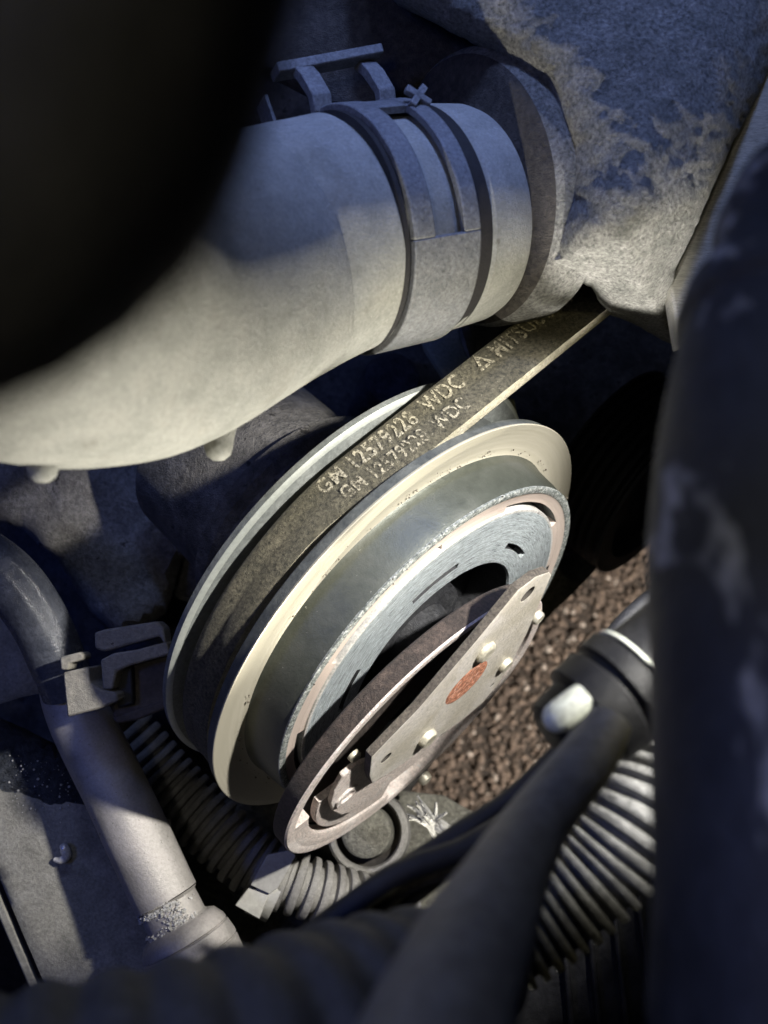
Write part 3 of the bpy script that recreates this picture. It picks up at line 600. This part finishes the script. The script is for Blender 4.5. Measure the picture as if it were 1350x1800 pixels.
V, F = pillow([(150, 1400), (300, 1420), (420, 1400), (560, 1420), (660, 1385), (780, 1398), (800, 1410), (1000, 1520), (1050, 2000), (150, 2000)], 28.5, 2, .3, .2, (0, -.12), .3, .6); mk('casting', V, F, 'sand', cm)
bs = thing('round_boss', 'pale round cast boss below the clutch plate with a curved lip', 'boss', P(640, 1480, 26))
ba = unit([-.15, .35, 1]); bc = P(642, 1462, 26.2)
V, F, UV = lathe(bc, ba, [(-1.2, .74), (-.1, .72), (.02, .62), (.08, .4), (.1, 0)], 64); mk('boss_core', V, F, 'sand', bs, UV)
V, F, UV = lathe(bc, ba, [(-.9, .74), (-.75, .92), (-.5, .98)], 64); mk('gap', V, F, 'hole', bs, UV)
V, F, UV = closed_lathe(bc, ba, [(-.9, 1.22), (-.42, 1.2), (-.34, 1.12), (-.34, 1.02), (-.42, .96), (-.9, .96)], 64); mk('lip', V, F, 'conduit', bs, UV)
# ribbed conduit with tape
cd = thing('ribbed_conduit', 'ribbed wiring conduit curving below the pulley with grey tape around it', 'conduit', P(450, 1500, 25.5))
q = [(*P(215, 1290, 26), .95), (*P(290, 1375, 26), .95), (*P(370, 1450, 25.8), .92), (*P(450, 1520, 25.5), .90), (*P(540, 1560, 25.4), .85), (*P(640, 1585, 25.8), .78), (*P(710, 1600, 26.6), .72)]
def rib(pitch, depth, duty=.62):
    def f(s, r):
        x = (s / pitch) % 1.0; return r - (depth if x > duty else depth * .25 * (2 * x / duty - 1) ** 4)
    return f
V, F, UV = tube(q, 48, .03, rib(.36, .22)); mk('ribbed_tube', V, F, 'conduit', cd, UV)
tp = thing('tape_band', 'flat grey tape band folded across the ribbed conduit', 'tape', P(465, 1550, 24.4))
V, F = pxprism([(470, 1503), (513, 1494), (520, 1505), (490, 1560), (474, 1572), (440, 1556)], 24.3, .06, (0, .1), (.1, 0, 1)); mk('tape_top', V, F, 'tape', tp, bevel=.02)
V, F = pxprism([(438, 1560), (472, 1574), (456, 1616), (413, 1592)], 24.4, .06, (0, -.3), (0, -.3, 1)); mk('tape_tail', V, F, 'tape', tp, bevel=.02)
V, F, UV = tube([(*P(455, 1545, 25.4), .93), (*P(492, 1562, 25.4), .93)], 32, .1); mk('tape_wrap', V, F, 'tape', tp, UV)
# ================================================================== LOWER RIGHT
hn_ = thing('wiring_harness', 'dark frayed wiring harness blurred below the clutch plate', 'wiring harness', P(800, 1450, 12.5))
for k in range(6):
    o_ = rng.normal(0, 14, 2); dz = rng.normal(0, .25)
    V, F, UV = tube([(*P(520 + o_[0], 1690 + o_[1], 12 + dz), .15), (*P(690 + o_[1], 1565 + o_[0], 12.2 + dz), .16), (*P(805 - o_[0], 1492 + o_[1], 12.5 + dz), .17), (*P(940 + o_[1], 1385 - o_[0], 12.8 + dz), .15), (*P(1060, 1250 + o_[0], 13 + dz), .15)], 14, .2, wob=.1); mk('wire', V, F, 'recess' if k % 2 else 'black', hn_, UV)
fy = thing('frayed_tape', 'pale frayed cloth tape end sticking out behind the dark wiring harness', 'tape', P(760, 1450, 17))
for k in range(22):
    o_ = rng.normal(0, 11, 4); e_ = random.choice([(725, 1410), (735, 1425), (790, 1425), (800, 1480), (745, 1440), (728, 1440)])
    V, F, UV = tube([(*P(775 + o_[0], 1475 + o_[1], 17), .055), (*P(762 + o_[2] * .6, 1452 + o_[3] * .6, 16.8), .07), (*P(e_[0] + o_[1], e_[1] + o_[0], 16.6), .02)], 8, .1); mk('strand', V, F, 'fray', fy, UV)
wl = thing('ribbed_loom', 'pale ribbed loom catching bright light beside the black hose', 'conduit', P(1080, 1480, 13))
V, F, UV = tube([(*P(1165, 1320, 14.2), .78), (*P(1118, 1430, 13.5), .78), (*P(1050, 1530, 13.3), .76), (*P(940, 1620, 13.2), .74), (*P(780, 1720, 13), .72)], 48, .025, rib(.21, .13, .6)); mk('ribbed_tube', V, F, 'loom', wl, UV)
ss = thing('splash_shield', 'black plastic shield with upright ridges in the dark at the lower right', 'shield', P(1080, 1720, 23))
V, F = pillow([(800, 1620), (930, 1560), (1010, 1530), (1260, 1500), (1260, 1950), (700, 1950)], 23, .3, .15, .05, lump=.05); mk('panel', V, F, 'plug', ss)
for k in range(4):
    V, F, UV = tube([(*P(985 + 45 * k, 1560, 22.85), .07), (*P(1000 + 48 * k, 1750, 22.8), .09), (*P(1020 + 50 * k, 1950, 22.85), .09)], 12, .3); mk('ridge', V, F, 'plug', ss, UV)
V, F = box((1.2, -11.1, -16.75), [1, 0, 0], [0, 1, 0], [0, 0, 1], 4.2, .95, .17); mk('added_torch_blocker', V, F, 'plug', ss, bevel=.03)  # added box below the view, keeps the second torch off the pulley
sn = thing('sensor_plug', 'round black plug with a pale glossy tip above the grey line', 'connector', P(1050, 1250, 12))
sa = unit([.75, .55, -.2]); sc_ = P(1035, 1258, 12.0); k = .77
V, F, UV = lathe(sc_, sa, [(s_ * k, r_ * k) for s_, r_ in ((-.75, 0), (-.75, .55), (-.65, .72), (-.1, .8), (.0, .95), (.45, .98), (.5, .9), (.62, .9), (.66, 1.0), (1.0, 1.0), (1.05, .85), (2.4, .8), (2.4, 0))], 56); mk('plug_body', V, F, 'plug', sn, UV)
V, F, UV = lathe(P(978, 1262, 11.45), unit([-.8, -.5, .25]), [(s_ * k, r_ * k) for s_, r_ in ((-.6, .26), (-.1, .26), (.05, .24), (.15, .18), (.21, .10), (.23, 0))], 40); mk('pale_tip', V, F, 'ivory', sn, UV)
V, F, UV = lathe(sc_, sa, [(s_ * k, r_ * k) for s_, r_ in ((1.1, .87), (1.1, .96), (1.15, .96), (1.15, .87))], 56); mk('pale_ring', V, F, 'ivory', sn, UV)
cb = thing('thin_cable', 'thin black cable crossing the gravel gap at the right', 'cable', P(1090, 1110, 20))
V, F, UV = tube([(*P(1040, 1190, 19), .15), (*P(1060, 1150, 19.5), .16), (*P(1085, 1105, 20), .17), (*P(1150, 1045, 20.5), .17), (*P(1260, 980, 21), .17)], 20, .1); mk('sheath', V, F, 'black', cb, UV)
gl = thing('grey_line', 'blurred grey hard line running diagonally up from the bottom edge', 'pipe', P(850, 1550, 11))
V, F, UV = tube([(*P(1075, 1265, 11.0), .26), (*P(1035, 1330, 10.7), .33), (*P(930, 1470, 9.6), .36), (*P(800, 1740, 7.3), .54), (*P(720, 1960, 6.2), .6)], 40, .12, wob=.04); mk('tube', V, F, 'greypipe', gl, UV)
# ================================================================== NEAR, OUT OF FOCUS
rh = thing('black_hose', 'large black scuffed hose out of focus down the right edge', 'hose', P(1400, 1000, 10))
V, F, UV = tube([(*P(1760, 60, 9.2), 1.36), (*P(1560, 420, 8.3), 1.36), (*P(1480, 720, 7.7), 1.42), (*P(1462, 950, 7.4), 1.44), (*P(1475, 1250, 7.2), 1.43), (*P(1490, 1550, 7.0), 1.45), (*P(1500, 1820, 6.9), 1.5)], 64, .1, lambda s, r: r + (.09 if any(abs(s - c) < .22 for c in (3.2, 4.2)) else 0), wob=.03); mk('hose_body', V, F, 'nearhose', rh, UV)
lm = thing('corrugated_hose', 'dark navy corrugated hose out of focus along the bottom left', 'hose', P(400, 1780, 8.5))
V, F, UV = tube([(*P(-260, 2120, 7.6), 1.5), (*P(100, 2040, 8.0), 1.45), (*P(420, 1945, 8.6), 1.4), (*P(700, 1800, 9.8), 1.2), (*P(880, 1640, 11), .55)], 64, .05, lambda s, r: r - .09 * (.5 + .5 * math.cos(s * 2 * math.pi / .62)) ** 1.5); mk('corrugated_tube', V, F, 'navy', lm, UV)
du = thing('air_duct', 'matte black duct very close at the upper left, out of focus', 'duct', P(100, 200, 6))
V, F, UV = tube([(*P(360, -700, 3.0), .69), (*P(140, -200, 2.62), .675), (*P(-40, 190, 2.48), .705), (*P(-300, 370, 2.48), .64), (*P(-700, 420, 2.48), .64)], 64, .1, wob=.03); mk('duct_body', V, F, 'duct', du, UV)
for o in bpy.data.objects:
    if '_org' in o.keys(): del o['_org']
